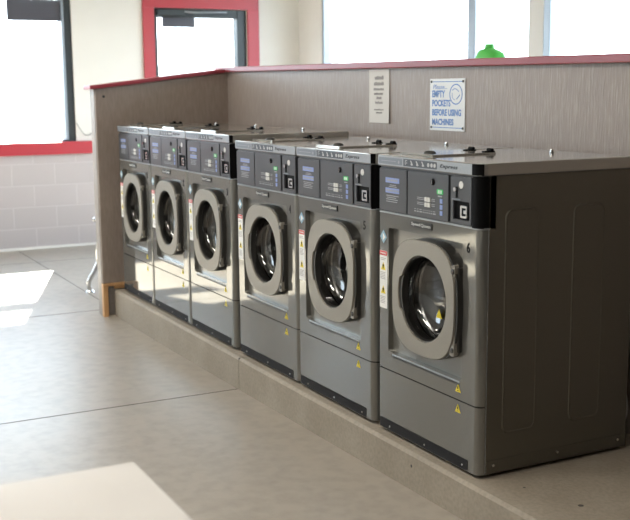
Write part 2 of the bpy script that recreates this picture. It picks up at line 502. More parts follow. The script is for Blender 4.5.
RX0, RX1, RXP = -4.185, -4.095, -4.075
def yz_prism(bm, x0, x1, pts):
    a = [bm.verts.new((x0, y, z)) for y, z in pts]; b_ = [bm.verts.new((x1, y, z)) for y, z in pts]
    k = len(pts)
    for i in range(k): bm.faces.new((a[i], a[(i+1) % k], b_[(i+1) % k], b_[i]))
    bm.faces.new(a[::-1]); bm.faces.new(b_)
YF = -.118
slope = lambda y: 1.335+(y-YF)/(.82-YF)*(1.440-1.335)
bm = B(); yz_prism(bm, RX0, RX1, [(YF, -.2), (YF, slope(YF)), (.82, slope(.82)), (.82, -.2)])
rw = struct('wall_return', bm, 'laminate')
bm = B(); yz_prism(bm, RX1, RXP, [(YF+.004, .045), (YF+.004, slope(YF)-.002), (.82, slope(.82)-.002), (.82, .045)])
link('wall_facing', bm, 'return_panel_shaded', rw)
bm = B(); yz_prism(bm, RX0-.03, RXP+.02, [(YF-.035, slope(YF-.035)), (YF-.035, slope(YF-.035)+.024), (.795, slope(.795)+.026), (.795, slope(.795))])
bmesh.ops.bevel(bm, geom=list(bm.edges), offset=.004, segments=2, profile=.5, affect='EDGES')
link('wall_cap', bm, 'redcap', rw)
bm = B(); cyl(bm, (RXP-.002, -.06, 1.285), (RXP+.003, -.06, 1.285), .009, seg=12); link('wall_screw', bm, 'blackframe', rw)
# pine plate and end block under the return
bm = B(); box(bm, RX1+.001, -4.066, YF-.002, .4, .024, .043, .002); box(bm, RX1+.001, -4.074, -.035, .4, .002, .025)
box(bm, RX1+.001, -4.052, YF-.004, YF+.03, -.185, .043, .002)
link('wall_plate', bm, 'wood', rw)

# ------------------------------------------------------------------ outdoors
bm = B(); box(bm, -90, XL-.25, -70, 70, -.6, -.4)
box(bm, XL-.25, 60, YB+.25, 70, -.6, -.4); box(bm, XL-.25, 60, -70, YN-.25, -.6, -.4)
struct('ground', bm, noise_mat('dark_asphalt', (.014, .015, .0165), (.03, .032, .034), nscale=.15, rough=(.8, .95)))  # asphalt, tone kept unnaturally dark so sunlight does not blow it out
def hillmesh(name, x, y0, y1, h0, seed, m, amp):
    random.seed(seed); bm = B(); nseg = 60
    top, bot, back = [], [], []
    ph = [random.uniform(0, 6) for _ in range(5)]
    for i in range(nseg+1):
        y = y0+(y1-y0)*i/nseg
        h = h0+amp*(math.sin(y*.09+ph[0])+.5*math.sin(y*.23+ph[1])+.3*math.sin(y*.6+ph[2]))+random.uniform(-.12, .12)*amp
        bot.append(bm.verts.new((x, y, -.5))); top.append(bm.verts.new((x-8, y, h))); back.append(bm.verts.new((x-30, y, -.5)))
    for i in range(nseg):
        bm.faces.new((bot[i], bot[i+1], top[i+1], top[i])); bm.faces.new((top[i], top[i+1], back[i+1], back[i]))
    return struct(name, bm, m, smooth=True)
hillmesh('hills', -55, -60, 60, 2.6, 3, noise_mat('wooded_hill', (.010, .013, .018), (.034, .038, .044), scale=(1, 1.6, .5), nscale=.9, rough=(.9, 1), detail=8), .5)

# ------------------------------------------------------------------ washing machines
W, D, H = .66, .665, 1.077
PZ0, PZ1 = .862, 1.034          # control panel band
def wrap_outline(x0, x1, y0, r, yend, n=6):
    """front skin from left side round both corners to the right side (list of (x,y))"""
    out = [(x0, yend)]; q = .009
    for k in range(n+1):
        a = PI+PI/2*k/n; out.append((x0+q+q*math.cos(a), y0+q+q*math.sin(a)))
    for k in range(n+1):
        a = 1.5*PI+PI/2*k/n; out.append((x1-r+r*math.cos(a), y0+r+r*math.sin(a)))
    out.append((x1, yend))
    return out

def wrap_solid(bm, x0, x1, y0, r, yend, z0, z1):
    pts = wrap_outline(x0, x1, y0, r, yend)
    t = bmesh.new()
    a = [t.verts.new((x, y, z0)) for x, y in pts]; b_ = [t.verts.new((x, y, z1)) for x, y in pts]
    k = len(pts)
    for i in range(k): t.faces.new((a[i], a[(i+1) % k], b_[(i+1) % k], b_[i]))
    t.faces.new(a[::-1]); t.faces.new(b_)
    merge(bm, t); return bm

def ring_outline(cx, cz, hw, hh, p, n=72, notch=False):
    out = []
    for k in range(n):
        a = 2*PI*k/n; c, s = math.cos(a), math.sin(a)
        r = (abs(c)**p+abs(s)**p)**(-1/p)
        x, z = cx+hw*r*c, cz+hh*r*s
        out.append((x, z))
    return out

def ring_hole(cx, cz, r, n=72, grow=0.0):
    out = []
    for k in range(n):
        a = 2*PI*k/n; d = math.degrees(a); rr = r
        if grow and 158 < d < 204: rr = r+grow
        out.append((cx+rr*math.cos(a), cz+rr*1.03*math.sin(a)))
    return out

def triangle(bm, x, z, s, y):
    """warning triangle facing -Y, centre x,z, side s"""
    t = bmesh.new(); h = s*.9
    pts = [(x-s/2, z-h/2), (x+s/2, z-h/2), (x, z+h/2)]
    a = [t.verts.new((px, y, pz)) for px, pz in pts]; b_ = [t.verts.new((px, y+.0012, pz)) for px, pz in pts]
    for i in range(3): t.faces.new((a[i], a[(i+1) % 3], b_[(i+1) % 3], b_[i]))
    t.faces.new(a); t.faces.new(b_[::-1])
    merge(bm, t); return bm

def make_washer(num, x_left, width, zs, cap, label, inner_caution=False):
    root = empty('washing_machine', (x_left+width/2-.0035, D/2, 0))
    tag(root, label, 'washing machine', 'front-loading washers on the concrete curb')
    width = width-.007
    sx = width/W
    ox, oy = -W/2, -D/2
    def part(name, bm, m, parent=root, smooth=False):
        if parent is root:
            bmesh.ops.translate(bm, vec=(ox, oy, 0), verts=bm.verts)
        else:
            bmesh.ops.translate(bm, vec=(ox, oy, 0), verts=bm.verts)
        return link(name, bm, m, parent, smooth)
    root.scale = (sx, 1, zs)
    # cabinet shell: sides, back, top and floor with a hollow for the drum
    bm = B()
    box(bm, .004, .03, .03, D, .014, 1.036); box(bm, W-.012, W, .0315, D, .014, 1.036)
    box(bm, .03, W-.012, D-.02, D, .014, 1.036); box(bm, .03, W-.012, .06, D-.02, .014, .04)
    box(bm, .03, W-.012, .06, D-.02, 1.01, 1.036)
    cab = part('cabinet', bm, 'steel_shaded')
    # embossed ribs and skirt on the right side
    bm = B()
    for ya, yb in ((.098, .242), (.388, .532)):
        o = [(W, y, z) for y, z in rrect(ya, yb, .148, .923, .03, 4)]
        i1 = [(W+.0032, y, z) for y, z in rrect(ya+.002, yb-.002, .150, .921, .028, 4)]
        i2 = [(W+.0032, y, z) for y, z in rrect(ya+.005, yb-.005, .153, .918, .025, 4)]
        i3 = [(W+.0012, y, z) for y, z in rrect(ya+.008, yb-.008, .156, .915, .022, 4)]
        rs = [[bm.verts.new(p) for p in q] for q in (o, i1, i2, i3)]
        for p, q in zip(rs, rs[1:]):
            for k in range(len(p)): bm.faces.new((p[k], p[(k+1) % len(p)], q[(k+1) % len(q)], q[k]))
        bm.faces.new(rs[-1])
    part('side_rib', bm, 'steel_shaded', cab)
    bm = B(); box(bm, W-.002, W+.003, .035, D-.005, .022, .062, .0015); part('side_skirt', bm, 'steel_shaded', cab)
    for y in (.062, .342, .622):
        bm = B(); cyl(bm, (W+.002, y, .045), (W+.007, y, .045), .006, .005, 10); part('screw', bm, 'chrome', cab, True)
    bm = B(); box(bm, W-.001, W+.0012, .0305, .0330, .02, PZ0, 0); part('side_seam_highlight', bm, 'fascia', cab)  # pale strip: the seam's thin highlight put into the colour
    # front panel with the sunken door bay
    bx0, bx1, bz0, bz1 = .072, .560, .326, .804
    bm = B()
    fz0, fz1 = .256, .860
    rr = .03
    pts = wrap_outline(.002, W, 0, rr, .033)
    # curved returns left and right
    li = [i for i, p in enumerate(pts) if p[0] <= .002+.009+1e-6 and i < len(pts)//2]
    ri = [i for i, p in enumerate(pts) if p[0] >= W-rr-1e-6 and i >= len(pts)//2]
    for idx in (li, ri):
        lo = [bm.verts.new((*pts[i], fz0)) for i in idx]; hi = [bm.verts.new((*pts[i], fz1)) for i in idx]
        for k in range(len(idx)-1): bm.faces.new((lo[k], lo[k+1], hi[k+1], hi[k]))
    x0, x1 = .002+.009, W-rr
    plate(bm, [(x0, fz0), (x1, fz0), (x1, fz1), (x0, fz1)], [rrect(bx0, bx1, bz0, bz1, .012, 4)], 0, 0)
    lip = rrect(bx0, bx1, bz0, bz1, .012, 4); n_ = len(lip)
    a = [bm.verts.new((x, 0, z)) for x, z in lip]; b_ = [bm.verts.new((x, .022, z)) for x, z in lip]
    for k in range(n_): bm.faces.new((a[k], a[(k+1) % n_], b_[(k+1) % n_], b_[k]))
    # bay floor with a round opening
    cx, cz = .352, .580
    for z_ in (fz0, fz1):   # top and bottom returns
        vs = [bm.verts.new((x, y, z_)) for x, y in pts]; bm.faces.new(vs)
    bmesh.ops.remove_doubles(bm, verts=bm.verts, dist=1e-5)
    fp = part('front_panel', bm, 'steel', root, True)
    bm = B(); plate(bm, lip, [ring_hole(cx, cz, .165, 48)], .022, .026); part('door_bay', bm, 'steel_bay', fp)
    # ledge slot below the bay
    bm = B(); box(bm, bx0+.03, bx1-.01, -.0022, .001, .316, .322, .001)
    part('drip_ledge', bm, 'fascia', fp)
    bm = B(); box(bm, bx0+.03, bx1-.012, -.001, .001, .308, .3145); part('drip_slot', bm, 'bezel', fp)
    # fine frame line right of the bay
    # lower service panel
    bm = B(); wrap_solid(bm, .002, W, 0, rr, .033, .014, .251)
    lp = part('lower_panel', bm, 'steel', root, True)
    bm = B(); plate(bm, rrect(.012, .604, .017, .054, .004, 2), [], -.0015, .001); part('vent_strip', bm, 'vent', lp)
    for x in (.09, .335, .575):
        bm = B(); cyl(bm, (x, -.0045, .031), (x, 0, .031), .004, .005, 10); part('screw', bm, 'chrome', lp, True)
    bm = B(); wrap_solid(bm, .006, W-.004, .006, rr, .034, .2505, .2565); part('panel_gap', bm, 'black', lp)
    # feet
    for x in (.05, W-.05):
        for y in (.07, D-.06):
            bm = B(); cyl(bm, (x, y, 0), (x, y, .016), .022, .018, 14); part('foot', bm, 'black', root, True)
    # ---- door
    bm = B()
    prof = []
    out = ring_outline(cx-.002, cz, .203, .209, 3.05)
    hole = ring_hole(cx+.002, cz, .150, 72, .013)
    def rl(loop, y): return [bm.verts.new((x, y, z)) for x, z in loop]
    def scaled(loop, s): return [(cx+(x-cx)*s, cz+(z-cz)*s) for x, z in loop]
    loops = [rl(out, -.004), rl(out, -.026), rl(scaled(out, .988), -.030), rl(scaled(hole, 1.015), -.030), rl(hole, -.027), rl(hole, -.004)]
    for p, q in zip(loops, loops[1:]+loops[:1]):
        for k in range(72): bm.faces.new((p[k], p[(k+1) % 72], q[(k+1) % 72], q[k]))
    dr = part('door', bm, 'ring', root, True)
    # dark backing plate between ring and bay
    bm = B(); plate(bm, ring_outline(cx+.006, cz+.001, .2065, .209, 3.0), [ring_hole(cx+.002, cz, .147, 72)], -.0235, .022)
    part('door_gasket', bm, 'ring_dark', dr, True)
    # glass bowl
    bm = B()
    lathe(bm, [(.147, -.012), (.146, .0), (.141, .02), (.128, .042), (.10, .056), (.06, .063), (.004, .066)], (cx, 0, cz), 'Y', 48)
    part('door_glass', bm, 'glass_door', dr, True)
    # hinge bar on the right
    bm = B(); plate(bm, rrect(.536, .549, cz-.165, cz+.150, .006, 3), [], -.024, -.008)
    for z in (cz-.148, cz+.126):
        plate(bm, rrect(.524, .551, z-.020, z+.020, .008, 3), [], -.027, -.010)
    hg = part('door_hinge', bm, 'ring', dr)
    bm = B(); box(bm, .548, .558, -.014, .022, cz-.155, cz+.140, .002); part('hinge_gasket', bm, 'ring_dark', hg)
    for z in (cz-.148, cz+.126):
        bm = B(); cyl(bm, (.539, -.0305, z), (.539, -.02, z), .0095, .0095, 14, .002); part('hinge_bolt', bm, 'ring_dark', hg, True)
    # ---- drum behind the glass
    bm = B()
    lathe(bm, [(.162, .070), (.180, .074), (.195, .082), (.205, .095), (.215, .46), (.205, .475), (.06, .49), (.001, .49)], (cx, 0, cz), 'Y', 56)
    for k in range(3):
        a = math.radians(60+k*120)
        p = Vector((cx+.218*math.cos(a), 0, cz+.218*math.sin(a))); q = Vector((cx+.165*math.cos(a), 0, cz+.165*math.sin(a)))
        s = Vector((-math.sin(a), 0, math.cos(a)))*.022
        vs = [bm.verts.new(v) for v in ((p+s)+Vector((0, .12, 0)), (p-s)+Vector((0, .12, 0)), q+Vector((0, .14, 0)), (p+s)+Vector((0, .45, 0)), (p-s)+Vector((0, .45, 0)), q+Vector((0, .44, 0)))]
        for f in ((0, 2, 5, 3), (1, 4, 5, 2), (0, 1, 2), (3, 5, 4)): bm.faces.new([vs[i] for i in f])
    part('drum', bm, 'drum_holes', root, True)
    bm = B(); lathe(bm, [(.148, .062), (.153, .056), (.160, .058), (.164, .066), (.158, .074), (.150, .072), (.148, .062)], (cx, 0, cz), 'Y', 56)
    part('drum_rim', bm, 'drum', root, True)
    bm = B(); lathe(bm, [(.149, .034), (.158, .036), (.166, .045), (.168, .060), (.160, .068)], (cx, 0, cz), 'Y', 56); part('drum_boot', bm, 'ring_dark', root, True)
    if inner_caution:
        bm = B(); triangle(bm, .340, .516, .036, .052); part('drum_caution', bm, 'yellow', dr)
    # ---- control panel
    k = 1.0 if cap == 2 else (1.06 if cap else 1.078)
    cpr = .612*k; ce = cpr+.002
    bm = B(); wrap_solid(bm, .002, W, .006, rr, .06, PZ0, 1.036); cp = part('control_panel', bm, 'bezel', root, True)
    bm = B(); wrap_solid(bm, .001, W+.001, -.001, rr, .036, PZ0-.004, PZ0+.002); part('panel_trim', bm, 'fascia', cp)
    if cap:
        bm = B()
        pts2 = [p for p in wrap_outline(.002, W+.001, -.004, .034, .034, 6) if p[0] > ce]
        pts2 = [(ce, .01), (ce, -.004)]+pts2+[(W-.02, .034)]
        a = [bm.verts.new((x, y, PZ0)) for x, y in pts2]; b_ = [bm.verts.new((x, y, PZ1-.002)) for x, y in pts2]
        for i in range(len(pts2)): bm.faces.new((a[i], a[(i+1) % len(pts2)], b_[(i+1) % len(pts2)], b_[i]))
        bm.faces.new(a[::-1]); bm.faces.new(b_)
        part('end_cap', bm, 'black', cp, True)
    # left instruction plate
    def slab(xa, xb, za, zb, y, m, name, par, bev=.004):
        bm = B(); plate(bm, rrect(xa*k, xb*k, za, zb, bev, 3), [], y, .008); return part(name, bm, m, par)
    ip = slab(.010, .202, .868, 1.026, -.002, 'panel', 'instruction_plate', cp)
    def bar(xa, xb, za, zb, m, name, par, y=-.003, back=.0):
        bm = B(); box(bm, xa*k, xb*k, y, y+.002+back, za, zb); return part(name, bm, m, par)
    bar(.055, .152, .974, .993, 'bluelabel', 'blue_label', ip); bar(.055, .152, .936, .955, 'bluelabel', 'blue_label', ip)
    bm = B()
    for z, xa, xb in ((.966, .085, .128), (.960, .078, .134), (.926, .06, .148), (.919, .065, .13), (.912, .06, .142), (.904, .06, .138)):
        box(bm, xa*k, xb*k, -.0028, -.001, z-.0014, z+.0014)
    for z, xa, xb in ((.9835, .066, .14), (.9455, .062, .146)):
        x = xa
        while x < xb:
            wd = random.uniform(.006, .014); box(bm, x*k, (x+wd)*k, -.0036, -.001, z-.0035, z+.0035); x += wd+.004
    part('small_print', bm, 'greytext', ip)
    # main control box
    cb = slab(.214, .474, .868, 1.028, -.004, 'panel', 'control_box', cp)
    bm = B(); cyl(bm, (.378*k, -.008, .998), (.378*k, 0, .998), .0115, .0115, 20, .002); part('key_lock', bm, 'black', cb, True)
    bm = B(); plate(bm, [(.376*k-.002, .990), (.376*k+.001, .990), (.376*k+.001, 1.006), (.376*k-.002, 1.006)], [], -.0088, -.007); part('lock_tab', bm, 'chrome', cb)
    bm = B(); plate(bm, rrect(.405*k, .442*k, .958, .975, .004, 3), [], -.0055, -.003); gd = part('green_display', bm, 'greenled', cb)
    bm = B()
    for xa in (.414, .423, .431): box(bm, xa*k, (xa+.005)*k, -.0066, -.005, .961, .972)
    part('display_digit', bm, 'button', gd)
    for xa in (.330, .349):
        for z in (.926, .907):
            bm = B(); box(bm, xa*k, (xa+.016)*k, -.0085, -.003, z, z+.0155, .0015); part('button', bm, 'button', cb)
    bm = B()
    for z in (.937, .931, .919, .913): box(bm, .278*k, .322*k, -.005, -.003, z-.0012, z+.0012); box(bm, .370*k, .392*k, -.005, -.003, z-.0012, z+.0012)
    x = .26
    while x < .40:
        wd = random.uniform(.006, .018); box(bm, x*k, (x+wd)*k, -.005, -.003, .884, .8885); box(bm, x*k, (x+wd*.8)*k, -.005, -.003, .893, .8955); x += wd+.006
    box(bm, .412*k, .436*k, -.005, -.003, .949, .953)
    part('small_print', bm, 'greytext', cb)
    for z in (.927, .906, .885):
        bm = B(); box(bm, .424*k, .440*k, -.0055, -.003, z, z+.016, .001); part('price_label', bm, 'bluelabel', cb)
    # coin unit
    bm = B()
    plate(bm, rrect(.487*k, .607*k, .868, 1.028, .004, 3), [[(.503*k, .882), (.597*k, .882), (.597*k, .945), (.503*k, .945)]], -.003, .008)
    cu = part('coin_unit', bm, 'panel', cp)
    bm = B(); box(bm, .501*k, .599*k, .005, .0085, .880, .947); part('coin_recess', bm, 'black', cu)
    bm = B(); cyl(bm, (.549*k, -.0045, 1.000), (.549*k, 0, 1.000), .0125, .0125, 18); part('round_label', bm, 'button', cu, True)
    bm = B(); box(bm, .519*k, .527*k, -.006, 0, .955, .992, .001); cs = part('coin_slot', bm, 'black', cu)
    bm = B(); cyl(bm, (.521*k, -.012, .984), (.521*k, -.002, .984), .0075, .006, 14); part('slot_knob', bm, 'chrome', cs, True)
    bm = B(); box(bm, .500*k, .548*k, -.007, 0, .9475, .952, .001); part('coin_lip', bm, 'fascia_grey', cu)
    bm = B(); plate(bm, rrect(.551*k, .588*k, .890, .932, .005, 3), [], -.008, .006); lk = part('lock_plate', bm, 'chrome', cu)
    bm = B()
    o = [(.561, .924), (.581, .924), (.581, .917), (.568, .917), (.568, .905), (.581, .905), (.581, .898), (.561, .898)]
    plate(bm, [(x*k, z) for x, z in o], [], -.0092, -.0075); part('lock_hasp', bm, 'black', lk)
    # ---- logo plate, stickers, number
    bm = B(); plate(bm, rrect(.234, .372, .826, .849, .004, 3), [], -.004, .001); lg = part('logo_plate', bm, 'logo', fp)
    bm = B(); put(bm, text_bm('Speed', .058, .014, bold=.012), (.240, -.0050, .8300)); put(bm, text_bm('Queen', .062, .014, bold=.012), (.303, -.0050, .8300))
    part('logo_lettering', bm, 'logo_text', lg)
    bm = B(); put(bm, text_bm(str(num), .019, .036, bold=.02), (.582, -.0012, .775)); part('number_decal', bm, 'black', fp)
    bm = B(); plate(bm, rrect(.006+.004, .064, .490, .712, .003, 2), [], -.0012, .001); st = part('warning_sticker', bm, 'white', fp)
    bm = B(); box(bm, .0105, .0635, -.0020, -.0008, .694, .711); part('red_header', bm, 'red_sticker', st)
    bm = B(); put(bm, text_bm('WARNING', .042, .007, bold=.01), (.016, -.0026, .699)); part('header_lettering', bm, 'white', st)
    for z in (.653, .562):
        bm = B(); triangle(bm, .037, z, .034, -.0022); tr = part('caution_triangle', bm, 'yellow', st)
        bm = B(); cyl(bm, (.037, -.003, z+.002), (.037, -.002, z+.002), .004, .006, 10); box(bm, .0345, .0395, -.003, -.002, z-.010, z-.002); part('triangle_mark', bm, 'black', st)
    bm = B()
    for z in (.683, .677, .628, .622, .616, .610, .604, .534, .528, .522, .516, .510): box(bm, .016, random.uniform(.045, .058), -.0018, -.0008, z-.0011, z+.0011)
    part('sticker_print', bm, 'ink', st)
    bm = B(); plate(bm, [(.037, .740), (.061, .765), (.037, .792), (.013, .765)], [], -.0012, .001); ds = part('diamond_sticker', bm, 'bluesticker', fp)
    bm = B(); plate(bm, [(.034, .752), (.052, .765), (.034, .779)], [], -.0020, -.001); part('sticker_arrow', bm, 'white', ds)
    for z, par in ((.297, fp), (.224, lp)):
        bm = B(); triangle(bm, .541, z, .032, -.0014); yt = part('caution_triangle', bm, 'yellow', par)
        bm = B(); box(bm, .5385, .5435, -.002, -.001, z-.004, z+.006); box(bm, .536, .546, -.002, -.001, z-.0105, z-.0085); part('triangle_mark', bm, 'black', yt)
    # ---- lid
    bm = B(); wrap_solid(bm, -.001, W+.001, -.005, .034, D+.004, 1.036, H)
    top_e = [e for e in bm.edges if all(abs(v.co.z-H) < 1e-5 for v in e.verts)]
    bmesh.ops.bevel(bm, geom=top_e, offset=.005, segments=2, profile=.5, affect='EDGES')
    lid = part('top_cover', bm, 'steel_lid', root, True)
    bm = B(); wrap_solid(bm, .0, W+.002, -.004, .034, D+.002, 1.0345, 1.0375); part('cover_shadow_gap', bm, 'bezel', lid)
    z0, z1 = 1.0405, 1.0715
    bm = B(); plate(bm, rrect(.004, cpr, z0-.002, z1+.001, .002, 2), [], -.0058, -.002); fs = part('fascia_strip', bm, 'fascia', lid)
    bm = B(); plate(bm, rrect(.012*k, .176*k, z0+.003, z1-.004, .002, 2), [], -.0066, -.005); gl = part('cycle_label', bm, 'fascia_grey', fs)
    bm = B(); box(bm, .03*k, .135*k, -.0072, -.006, 1.0545, 1.0565); cyl(bm, (.155*k, -.0072, 1.054), (.155*k, -.006, 1.054), .006, .006, 12)
    part('label_print', bm, 'greytext', gl)
    bm = B(); plate(bm, rrect(.187*k, .404*k, z0+.002, z1-.003, .002, 2), [], -.0066, -.005); il = part('icon_label', bm, 'fascia_dark', fs)
    bm = B()
    for j, x in enumerate((.207, .243, .280, .317)):
        if j == 0: box(bm, x*k-.008, x*k-.005, -.0072, -.006, 1.047, 1.064); box(bm, x*k-.008, x*k+.006, -.0072, -.006, 1.0615, 1.064); box(bm, x*k+.002, x*k+.005, -.0072, -.006, 1.052, 1.057)
        else:
            t = bmesh.new()
            vs = [t.verts.new((x*k+px, -.0072, 1.0555+pz)) for px, pz in ((-.010, .009), (-.003, .009), (.010, -.006), (.003, -.009))]
            t.faces.new(vs); merge(bm, t); cyl(bm, (x*k-.002, -.0072, 1.051), (x*k-.002, -.006, 1.051), .004, .004, 8)
    for x in (.352, .373, .392): cyl(bm, (x*k, -.0072, 1.055), (x*k, -.006, 1.055), .0072, .0072, 10)
    part('icon_print', bm, 'icon_grey', il)
    bm = B(); put(bm, text_bm('Express', .105*k, .017, shear=.25), (.425*k, -.0066, 1.0465)); part('script_lettering', bm, 'black', fs)
    if cap:
        bm = B()
        pts2 = [p for p in wrap_outline(-.001, W+.0025, -.0065, .036, .034, 6) if p[0] > ce and p[1] < .012]
        pts2 = [(ce, .0), (ce, -.0065)]+pts2+[(pts2[-1][0]-.02, .012)]
        a = [bm.verts.new((x, y, 1.0375)) for x, y in pts2]; b_ = [bm.verts.new((x, y, 1.0745)) for x, y in pts2]
        for i in range(len(pts2)): bm.faces.new((a[i], a[(i+1) % len(pts2)], b_[(i+1) % len(pts2)], b_[i]))
        bm.faces.new(a[::-1]); bm.faces.new(b_)
        part('cover_end_cap', bm, 'black', lid, True)
    # soap flap with hinges and pull
    bm = B(); plate_top = rrect(.03, .265, .07, .355, .012, 3)
    t = bmesh.new(); a = [t.verts.new((x, y, H+.0008)) for x, y in plate_top]; b_ = [t.verts.new((x, y, H+.006)) for x, y in plate_top]
    for i in range(len(a)): t.faces.new((a[i], a[(i+1) % len(a)], b_[(i+1) % len(a)], b_[i]))
    t.faces.new(a[::-1]); t.faces.new(b_); merge(bm, t)
    sf = part('soap_flap', bm, 'steel_lid', lid)
    for x in (.105, .225):
        bm = B(); box(bm, x-.014, x+.014, .322, .366, H+.005, H+.010, .002)
        cyl(bm, (x-.014, .352, H+.013), (x+.014, .352, H+.013), .007, .007, 10)
        part('flap_hinge', bm, 'black', sf, True)
    bm = B(); lathe(bm, [(.024, .0), (.022, .006), (.014, .011), (.002, .012)], (.225, .082, H+.008), 'Z', 18); part('flap_pull', bm, 'ring_dark', sf, True)
    # bolt at the rear of the cover
    bm = B(); cyl(bm, (.33, .56, H-.001), (.33, .56, H+.014), .009, .007, 12, .001); part('cover_bolt', bm, 'chrome', lid, True)
    return root

def holes_mat():
    m, nt, b = new_mat('drum_perforated')
    N, L = nt.nodes, nt.links
    tc = N.new('ShaderNodeTexCoord'); vo = N.new('ShaderNodeTexVoronoi'); vo.inputs['Scale'].default_value = 26
    vo.inputs['Randomness'].default_value = .15
    L.new(tc.outputs['Object'], vo.inputs['Vector'])
    cr = N.new('ShaderNodeValToRGB'); cr.color_ramp.interpolation = 'CONSTANT'
    cr.color_ramp.elements[0].position = 0; cr.color_ramp.elements[0].color = (.01, .01, .01, 1)
    cr.color_ramp.elements[1].position = .16; cr.color_ramp.elements[1].color = (.42, .42, .42, 1)
    L.new(vo.outputs['Distance'], cr.inputs['Fac']); L.new(cr.outputs['Color'], b.inputs['Base Color'])
    b.inputs['Metallic'].default_value = .95; b.inputs['Roughness'].default_value = .25
    return m
M['drum_holes'] = holes_mat()

make_washer(1, -3.975, .630, 1.022, False, 'grey front-loading washer at the far end of the row, against the brown return wall')
make_washer(2, -3.345, .630, 1.022, False, 'grey front-loading washer, second from the return wall at the far end')
make_washer(3, -2.715, .630, 1.022, True, 'grey front-loading washer, third from the return wall, black strip on its right edge')
make_washer(4, -2.030, .674, 1.0, False, 'grey front-loading washer numbered 4, fourth from the return wall, just past the first black gap')
make_washer(5, -1.354, .660, 1.0, True, 'grey front-loading washer numbered 5, next to the nearest one')
make_washer(6, -.660, .660, 1.0, 2, 'grey front-loading washer numbered 6, nearest of the row, its ribbed side exposed', True)

# supply hose behind the nearest washer
bm = B(); tube(bm, [(-.33, .70, .75), (-.2, .735, .5), (-.12, .735, .25), (-.10, .735, .08), (-.25, .735, .022)], .016, 10, 6)
tag(link('water_hose', bm, 'hose', None, True), 'grey water hose hanging behind the nearest washer', 'hose')

# ------------------------------------------------------------------ sign and notice on the half wall
SX0, SX1, SZ0, SZ1 = -1.545, -1.256, 1.120, 1.364
sg = empty('wall_sign', ((SX0+SX1)/2, HW0, SZ0))
tag(sg, 'white plastic sign with blue capitals asking to empty pockets, screwed to the half wall', 'sign')
def sp(name, bm, m, par=None):
    bmesh.ops.translate(bm, vec=(-(SX0+SX1)/2, -HW0, -SZ0), verts=bm.verts); return link(name, bm, m, par or sg)
sw, sh = SX1-SX0, SZ1-SZ0
bm = B(); plate(bm, rrect(SX0, SX1, SZ0, SZ1, .004, 3), [], HW0-.0045, HW0-.0005); bd = sp('sign_board', bm, 'sign_white')
def sline(s, u0, u1, v0, v1, shear=0, bold=.035):
    b2 = text_bm(s, (u1-u0)*sw, (v1-v0)*sh, shear=shear, bold=bold)
    bmesh.ops.translate(b2, vec=(SX0+u0*sw, HW0-.0054, SZ1-v1*sh), verts=b2.verts); return b2
bm = B()
merge(bm, sline('Please...', .09, .50, .115, .20, .3, 0))
merge(bm, sline('EMPTY', .07, .44, .225, .36)); merge(bm, sline('POCKETS', .07, .60, .405, .535))
merge(bm, sline('BEFORE USING', .07, .90, .585, .715)); merge(bm, sline('MACHINES', .07, .69, .77, .895))
sp('sign_lettering', bm, 'sign_blue', bd)
bm = B()
box(bm, SX0+.08*sw, SX1-.08*sw, HW0-.0052, HW0-.004, SZ1-.066*sh, SZ1-.052*sh)
box(bm, SX0+.08*sw, SX1-.08*sw, HW0-.0052, HW0-.004, SZ0+.052*sh, SZ0+.066*sh)
cx, cz = SX0+.75*sw, SZ1-.30*sh
o = [(cx+.052*math.cos(2*PI*i/40), cz+.048*math.sin(2*PI*i/40)) for i in range(40)]
i_ = [(cx+.047*math.cos(2*PI*i/40), cz+.043*math.sin(2*PI*i/40)) for i in range(40)]
plate(bm, o, [i_], HW0-.0054, HW0-.004)
# pocket with a few small things tipping out
tube(bm, [(cx-.03, HW0-.005, cz+.018), (cx-.01, HW0-.005, cz+.026), (cx+.012, HW0-.005, cz+.020), (cx+.022, HW0-.005, cz+.012)], .0016, 6, 4)
tube(bm, [(cx+.006, HW0-.005, cz-.022), (cx+.02, HW0-.005, cz-.012), (cx+.032, HW0-.005, cz-.002)], .002, 6, 4)
tube(bm, [(cx-.03, HW0-.005, cz+.006), (cx-.028, HW0-.005, cz-.016), (cx-.01, HW0-.005, cz-.026)], .0012, 6, 4)
sp('sign_emblem', bm, 'sign_blue', bd)
for x in (SX0+.014, SX1-.014):
    for z in (SZ0+.014, SZ1-.014):
        bm = B(); cyl(bm, (x, HW0-.0075, z), (x, HW0-.003, z), .006, .006, 10); sp('screw', bm, 'blackframe')

NX0, NX1, NZ0, NZ1 = -2.13, -1.925, 1.142, 1.418
nt_ = empty('paper_notice', ((NX0+NX1)/2, HW0, NZ0))
tag(nt_, 'white paper notice with faint grey print hanging from under the red cap', 'notice')
bm = B(); nz, nx = 12, 8; g = []
for j in range(nz+1):
    row = []
    for i in range(nx+1):
        u, v = i/nx, j/nz
        curl = .008*max(0, u-.55)**1.5*(1-v)**1.5*3
        row.append(bm.verts.new((NX0+u*(NX1-NX0)-(NX0+NX1)/2+.006*(1-v)*u, -.0035-curl, NZ0+v*(NZ1-NZ0)-NZ0)))
    g.append(row)
for j in range(nz):
    for i in range(nx): bm.faces.new((g[j][i], g[j][i+1], g[j+1][i+1], g[j+1][i]))
r = bmesh.ops.extrude_face_region(bm, geom=list(bm.faces))
for v in [q for q in r['geom'] if isinstance(q, bmesh.types.BMVert)]: v.co.y += .001
sheet = link('paper_sheet', bm, 'paper', nt_, True)
bm = B(); pw, ph = NX1-NX0, NZ1-NZ0
random.seed(4)
